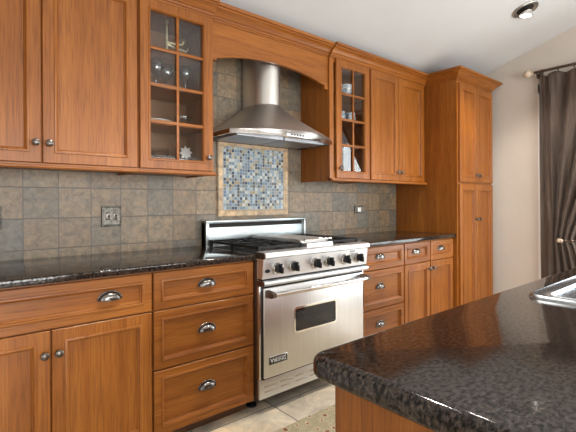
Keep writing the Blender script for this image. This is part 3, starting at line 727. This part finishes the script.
t = plate('wall_outlet', 'small horizontal pewter outlet plate on the slate tile right of the range', 2.970, 3.098, 1.100, 1.176, 'pewter wall plates')
MB().box(3.010, 3.058, -0.0125, -0.008, 1.118, 1.158, 0.002).build('receptacle', PORC, t, 30)
t = plate('wall_outlet', 'pewter outlet plate cut off by the left picture edge above the worktop', 0.118, 0.248, 1.080, 1.192, 'pewter wall plates')
MB().box(0.163, 0.203, -0.0125, -0.008, 1.100, 1.172, 0.002).build('receptacle', PEWTER_DK, t, 30)

# ------------------------------------------------------------------ glassware and china in the glass cabinets
def goblet(label, x, y, z, s=1.0):
    t = thing('stemmed_glass', label, 'glass', (x, y, z), 'stemmed glasses in the left glass cabinet')
    pr = [(0.032, 0), (0.032, 0.003), (0.006, 0.008), (0.0045, 0.06), (0.012, 0.075), (0.034, 0.10), (0.038, 0.13), (0.033, 0.165), (0.0315, 0.165), (0.036, 0.13), (0.032, 0.102), (0.0, 0.080)]
    MB().lathe([(r * s, h * s) for r, h in pr], (x, y, z), (0, 0, 1), 20).build('glass_bowl', STEMGLASS, t, 50)
    return t
g0 = goblet('tall stemmed glass at the left on the second shelf from the top', 0.985, -0.19, shelves[1] + .001, 1.05)
dup(g0, (1.075, -0.13, shelves[1] + .001), 'tall stemmed glass in the middle of the second shelf from the top')
dup(g0, (1.180, -0.18, shelves[1] + .001), 'tall stemmed glass at the right on the second shelf from the top')
def bowl(name, label, cat, x, y, z, r, h, mat, group=None, th=0.004):
    pr = [(r * 0.45, 0), (r * 0.48, h * 0.06), (r * 0.75, h * 0.35), (r * 0.94, h * 0.75), (r, h), (r - th, h), (r * 0.90 - th * .5, h * 0.75), (r * 0.70, h * 0.38), (0, h * 0.14)]
    o = MB().lathe(pr, (0, 0, 0), (0, 0, 1), 24).build(name, mat, None, 50); o.location = (x, y, z)
    return tag(o, label, cat, group)
pl = MB().lathe([(0.06, 0), (0.07, 0.004), (0.105, 0.018), (0.103, 0.021), (0.068, 0.008), (0, 0.007)], (0, 0, 0), (0, 0, 1), 28).build('serving_plate', PORC, None, 50); pl.location = (0.985, -0.17, shelves[0] + .001)
tag(pl, 'white shallow serving plate on the shelf above the bottom row of panes', 'plate')
bowl('footed_bowl', 'clear glass bowl at the right on the shelf above the bottom panes', 'bowl', 1.165, -0.17, shelves[0] + .001, 0.055, 0.065, STEMGLASS)
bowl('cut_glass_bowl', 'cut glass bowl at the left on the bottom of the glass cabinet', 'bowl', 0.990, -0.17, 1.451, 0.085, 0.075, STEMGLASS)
# white star modelled in place of a lamp's reflection in the glass
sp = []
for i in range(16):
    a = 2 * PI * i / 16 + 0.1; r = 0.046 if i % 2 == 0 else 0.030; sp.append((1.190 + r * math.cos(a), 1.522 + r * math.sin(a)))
sd = thing('star_glint', 'small white star modelled for a lamp reflection at the bottom right behind the glass', 'glint', (1.19, -0.15, 1.451))
MB().prism(sp, 'y', -0.165, -0.150, 0.004).build('glint', PORC, sd, 30)
MB().box(1.165, 1.215, -0.19, -0.12, 1.451, 1.484, 0.004).build('glint_stand', PEWTER, sd, 30)
t = thing('chandelier_reflection', 'brass chandelier reflection modelled as a stem with two arms on the top shelf', 'reflection', (1.025, -0.255, shelves[2] + .001))  # brass arms added in place of a chandelier mirrored in the pane
BRASS = plain('reflected_brass', (0.85, 0.74, 0.48), 0.30, 1.0, 0.3, 40)
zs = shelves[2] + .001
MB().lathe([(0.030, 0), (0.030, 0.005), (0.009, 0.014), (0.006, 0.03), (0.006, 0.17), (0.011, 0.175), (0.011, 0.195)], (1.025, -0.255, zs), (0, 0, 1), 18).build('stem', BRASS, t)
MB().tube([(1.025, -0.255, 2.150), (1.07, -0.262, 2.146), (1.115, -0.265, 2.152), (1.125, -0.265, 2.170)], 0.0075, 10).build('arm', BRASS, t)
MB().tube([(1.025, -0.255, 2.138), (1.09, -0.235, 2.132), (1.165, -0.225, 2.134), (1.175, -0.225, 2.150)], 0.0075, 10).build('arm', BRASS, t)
bowl('china_bowl', 'blue and white patterned china bowl on the top shelf of the right glass cabinet', 'bowl', 2.640, -0.19, shelves[2] + .001, 0.068, 0.105, CHINA)
def mug(label, x, y, z, mat):
    t = thing('china_mug', label, 'mug', (x, y, z), 'mugs on the second shelf of the right glass cabinet')
    b = MB().lathe([(0.030, 0), (0.034, 0.004), (0.040, 0.045), (0.041, 0.082), (0.037, 0.082), (0.036, 0.045), (0, 0.006)], (x, y, z), (0, 0, 1), 22).build('mug_body', mat, t, 50)
    MB().tube([(x + 0.038, y, z + 0.066)] + [(x + 0.040 + 0.024 * math.sin(PI * i / 8), y, z + 0.044 + 0.024 * math.cos(PI * i / 8)) for i in range(9)] + [(x + 0.036, y, z + 0.020)], 0.005, 8).build('handle', mat, t)
    return t
m1 = mug('pale blue china mug, left one of the pair behind the glass door', 2.570, -0.20, shelves[1] + .001, MUG)
m2 = mug('blue and white patterned china mug, right one of the pair behind the glass door', 2.678, -0.215, shelves[1] + .001, CHINA)

# ------------------------------------------------------------------ island
IX0, IX1, IY0, IY1 = 0.550, 2.95, -1.966, -2.98
ib = thing('kitchen_island', 'cherry kitchen island base under the dark granite slab', 'island', (1.8, -2.45, 0))
m = MB()
m.box(IX0 + 0.056, IX1 - 0.04, IY1 + 0.04, IY0 - 0.045, 0.09, 0.66); m.box(IX0 + 0.056, 1.34, IY1 + 0.04, IY0 - 0.045, 0.66, 0.868); m.box(2.26, IX1 - 0.04, IY1 + 0.04, IY0 - 0.045, 0.66, 0.868)
m.box(1.34, 2.26, IY1 + 0.04, -2.60, 0.66, 0.868); m.box(1.34, 2.26, IY0 - 0.065, IY0 - 0.045, 0.66, 0.868)
m.build('cabinet_body', WZ, ib, 0)
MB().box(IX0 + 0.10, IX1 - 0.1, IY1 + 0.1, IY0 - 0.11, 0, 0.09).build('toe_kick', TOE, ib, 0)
# four doors on the aisle side (hidden from here by the slab)
nd = 4; wdt = (IX1 - IX0 - 0.10) / nd
for i in range(nd):
    xa = IX0 + 0.05 + wdt * i; ya = IY0 - 0.045
    MB().box(xa + .004, xa + wdt - .004, ya, ya + 0.019, 0.10, 0.865, 0.003).build('door', WZ, ib, 30)
# slab: rounded plan corners, bullnose edge, cut-out for the sink
SX0, SX1, SY0, SY1 = 1.375, 2.20, -2.058, -2.56
def slab_mesh():
    t = bmesh.new()
    out = rrect(IX0, IX1, IY1, IY0, 0.035, 5)
    hx = [(SX0 + 0.02, SY1 + 0.02), (SX1 - 0.02, SY1 + 0.02), (SX1 - 0.02, SY0 - 0.02), (SX0 + 0.02, SY0 - 0.02)]
    pr = []
    R = 0.019; zt, zb = 0.914, 0.869
    for i in range(7): a = PI / 2 * i / 6; pr.append((R - R * math.sin(a), zt - R + R * math.cos(a)))
    for i in range(5): a = PI / 2 * i / 4; pr.append((0.012 - 0.012 * math.cos(a), zb + 0.012 - 0.012 * math.sin(a)))
    cx, cy = (IX0 + IX1) / 2, (IY0 + IY1) / 2
    def inset(p, d):
        x, y = p; r = 0.035
        qx = min(max(x, IX0 + r), IX1 - r); qy = min(max(y, IY1 + r), IY0 - r)
        v = Vector((x - qx, y - qy)); v = v.normalized() * (r - d); return (qx + v.x, qy + v.y)
    rings = [[t.verts.new((*inset(p, d), z)) for p in out] for d, z in pr]
    n = len(out)
    for A, Bq in zip(rings, rings[1:]):
        for k in range(n): t.faces.new((A[k], A[(k + 1) % n], Bq[(k + 1) % n], Bq[k]))
    ht = [t.verts.new((x, y, zt)) for x, y in hx]; hb_ = [t.verts.new((x, y, zb)) for x, y in hx]
    for k in range(4): t.faces.new((ht[k], ht[(k + 1) % 4], hb_[(k + 1) % 4], hb_[k]))
    for ring, hole in ((rings[0], ht), (rings[-1], hb_)):
        ed = []
        for lst in (ring, hole):
            for k in range(len(lst)):
                e = t.edges.get((lst[k], lst[(k + 1) % len(lst)])); ed.append(e)
        bmesh.ops.triangle_fill(t, use_beauty=True, use_dissolve=False, edges=ed)
    bmesh.ops.recalc_face_normals(t, faces=t.faces)
    return t
m = MB(); m._merge(slab_mesh()); it = m.build('island_countertop', GRAN, None, 40)
tag(it, 'thick polished brown-black granite slab with bullnose edge on the island', 'countertop', 'granite worktops')
# drop-in sink
t = thing('kitchen_sink', 'stainless drop-in sink with raised rim set in the island granite', 'sink', ((SX0 + SX1) / 2, (SY0 + SY1) / 2, 0.70))
def rr_ring(x0, x1, y0, y1, r, z): return [(x, y, z) for x, y in rrect(x0, x1, y0, y1, r, 5)]
a = (SX0, SX1, SY1, SY0)
def shr(d, dz, r): return rr_ring(a[0] + d, a[1] - d, a[2] + d, a[3] - d, r, dz)
MB().loft([shr(0.0, 0.9142, 0.045), shr(0.003, 0.922, 0.043), shr(0.009, 0.926, 0.04), shr(0.015, 0.923, 0.038), shr(0.044, 0.920, 0.03), shr(0.050, 0.923, 0.03), shr(0.056, 0.916, 0.03), shr(0.058, 0.900, 0.03), shr(0.062, 0.76, 0.035), shr(0.085, 0.725, 0.04)], True, True).build('basin', steel('satin_sink_steel', (0.42, 0.45, 0.48), 0.24, 'x'), t, 40)
MB().lathe([(0.045, 0), (0.045, 0.003), (0.03, 0.002), (0, 0.001)], ((SX0 + SX1) / 2, (SY0 + SY1) / 2, 0.7255), (0, 0, 1), 24).build('drain', CHROME, t)

# ------------------------------------------------------------------ rug
ru = MB().box(0.35, 2.75, -1.62, -0.858, 0.0005, 0.010, 0.003).build('rug', RUG, None, 30)
tag(ru, 'sage and beige floral runner rug on the floor tiles before the range', 'rug')

# ------------------------------------------------------------------ curtain, rod, holdback
RX, RZ = XR - 0.085, 2.432
t = thing('curtain_rod', 'dark bronze curtain rod with a cream ball finial on the right wall', 'curtain rod', (RX, -1.05, RZ))
MB().tube([(RX, -1.055, RZ), (RX, -3.3, RZ)], 0.0125, 14).build('rod', BRONZE, t)
MB().lathe([(0.012, 0), (0.018, 0.004), (0.018, 0.010), (0.011, 0.015), (0.020, 0.022), (0.034, 0.036), (0.038, 0.054), (0.033, 0.074), (0.018, 0.088), (0, 0.092)], (RX, -1.060, RZ), (0, 1, 0), 22).build('finial', CREAM, t)
br = MB().cyl((RX, -1.085, RZ - 0.02), (XR - 0.002, -1.085, RZ - 0.02), 0.008); br.lathe([(0.03, 0), (0.03, 0.006), (0.012, 0.012)], (XR - 0.001, -1.085, RZ - 0.02), (-1, 0, 0), 18); br.build('bracket', BRONZE, t)
for i in range(9):
    y = -1.135 - 0.125 * i
    rg = MB().tube([(RX + 0.020 * math.cos(2 * PI * k / 18), y + 0.004 * math.sin(2 * PI * k / 18), RZ - 0.006 + 0.021 * math.sin(2 * PI * k / 18)) for k in range(19)], 0.0035, 8)
    rg.build('curtain_ring', BRONZE, t)
def curtain():
    t = bmesh.new(); NZ, NU = 70, 150; zt, zb, ztie = 2.396, 0.02, 0.855; rows = []
    for j in range(NZ + 1):
        z = zt + (zb - zt) * j / NZ
        if z > ztie:
            s = (z - ztie) / (zt - ztie); yr = -1.392 - 0.78 * s ** 1.15
        else:
            s = (ztie - z) / (ztie - zb); yr = -1.392 - 0.22 * s ** 0.7
        tie = math.exp(-((z - ztie) / 0.30) ** 2)
        row = []
        for i in range(NU + 1):
            u = i / NU
            ys = -1.106 - 0.105 * (u / 0.16)
            y = ys if u < 0.16 else -1.211 + (yr + 1.211) * ((u - 0.16) / 0.84)
            ph = u * 2 * PI * 5.5
            amp = 0.034 * (1 - 0.45 * tie) * (0.5 if u < 0.16 else 1)
            flat = 1 - 0.35 * max(0, (z - 2.2) / 0.2)
            x = RX + 0.012 + amp * flat * math.sin(ph + 0.5 * math.sin(z * 2.1)) + 0.010 * math.sin(ph * 2.3 + z * 3) * (1 - tie)
            x -= 0.030 * tie * (u > 0.16) * math.sin(PI * (u - 0.16) / 0.84)
            row.append(t.verts.new((min(x, XR - 0.026), y, z + (0.012 * math.cos(ph) * max(0, (z - 2.30) / 0.1)))))
        rows.append(row)
    for A, Bq in zip(rows, rows[1:]):
        for k in range(NU): t.faces.new((A[k], A[k + 1], Bq[k + 1], Bq[k]))
    bmesh.ops.recalc_face_normals(t, faces=t.faces)
    return t
t = thing('curtain', 'dark taupe floor length curtain tied back at the right wall', 'curtain', (RX, -1.4, 0.02))
m = MB(); m._merge(curtain()); cu = m.build('curtain_panel', CURT, t, 80)
sm = cu.modifiers.new('thickness', 'SOLIDIFY'); sm.thickness = 0.003; sm.offset = 0
t = thing('curtain_holdback', 'cream knobbed curtain holdback gathering the dark curtain', 'holdback', (RX - 0.06, -1.28, 0.85))
MB().lathe([(0.006, 0), (0.013, 0.006), (0.017, 0.016), (0.015, 0.026), (0.020, 0.032), (0.018, 0.044), (0.008, 0.052), (0, 0.054)], (RX - 0.068, -1.318, 0.855), (0, 1, 0.0), 18).build('finial', CREAM, t)
MB().tube([(RX - 0.068, -1.315, 0.855), (RX - 0.072, -1.38, 0.857), (RX - 0.05, -1.44, 0.860), (RX + 0.0, -1.47, 0.862), (XR - 0.018, -1.475, 0.862)], 0.006, 10).build('arm', BRONZE, t)

# ------------------------------------------------------------------ recessed ceiling lights on the slope
def can_light(x, y, label):
    z = cz_(y); t = thing('recessed_light', label, 'ceiling light', (x, y, z), 'recessed ceiling lights')
    q = Matrix.Rotation(-math.atan(0.31), 3, 'X')
    def P(mb, name, mat, parent=t, q=q, off=(0, 0, 0)):
        for v in mb.bm.verts: v.co = q @ v.co + Vector(off) + Vector((x, y, z))
        return mb.build(name, mat, parent, 40)
    P(MB().lathe([(0.098, -0.001), (0.098, -0.006), (0.090, -0.010), (0.074, -0.009), (0.066, -0.002), (0.062, -0.001)], (0, 0, 0), (0, 0, 1), 36), 'trim_ring', NICKEL)
    P(MB().lathe([(0.064, -0.0015), (0.0, -0.0012)], (0, 0, 0), (0, 0, 1), 30), 'housing', DARK_GAP)
    q2 = Matrix.Rotation(0.10, 3, 'X')
    sh = P(MB().lathe([(0.030, 0.0), (0.044, -0.020), (0.052, -0.045), (0.052, -0.050), (0.046, -0.050)], (0, 0, 0), (0, 0, 1), 30), 'lamp_shell', CHROME, t, q2, (0, -0.010, -0.004))
    P(MB().lathe([(0.046, -0.047), (0.040, -0.052), (0.0, -0.056)], (0, 0, 0), (0, 0, 1), 30), 'bulb', BULB, sh, q2, (0, -0.010, -0.004))
    l = bpy.data.lights.new('recessed_lamp', 'SPOT'); l.energy = 80; l.spot_size = math.radians(115); l.spot_blend = 0.7; l.shadow_soft_size = 0.05; l.color = (1.0, 0.94, 0.86)
    o = bpy.data.objects.new('recessed_lamp', l); C.objects.link(o); o.location = (x, y - 0.012, z - 0.075); o.rotation_euler = (0, 0, 0)
can_light(3.628, -1.244, 'recessed ceiling spotlight with pewter trim above the window end')
can_light(2.35, -1.244, 'recessed ceiling spotlight on the slope above the range')
can_light(1.05, -1.244, 'recessed ceiling spotlight on the slope above the left worktop')
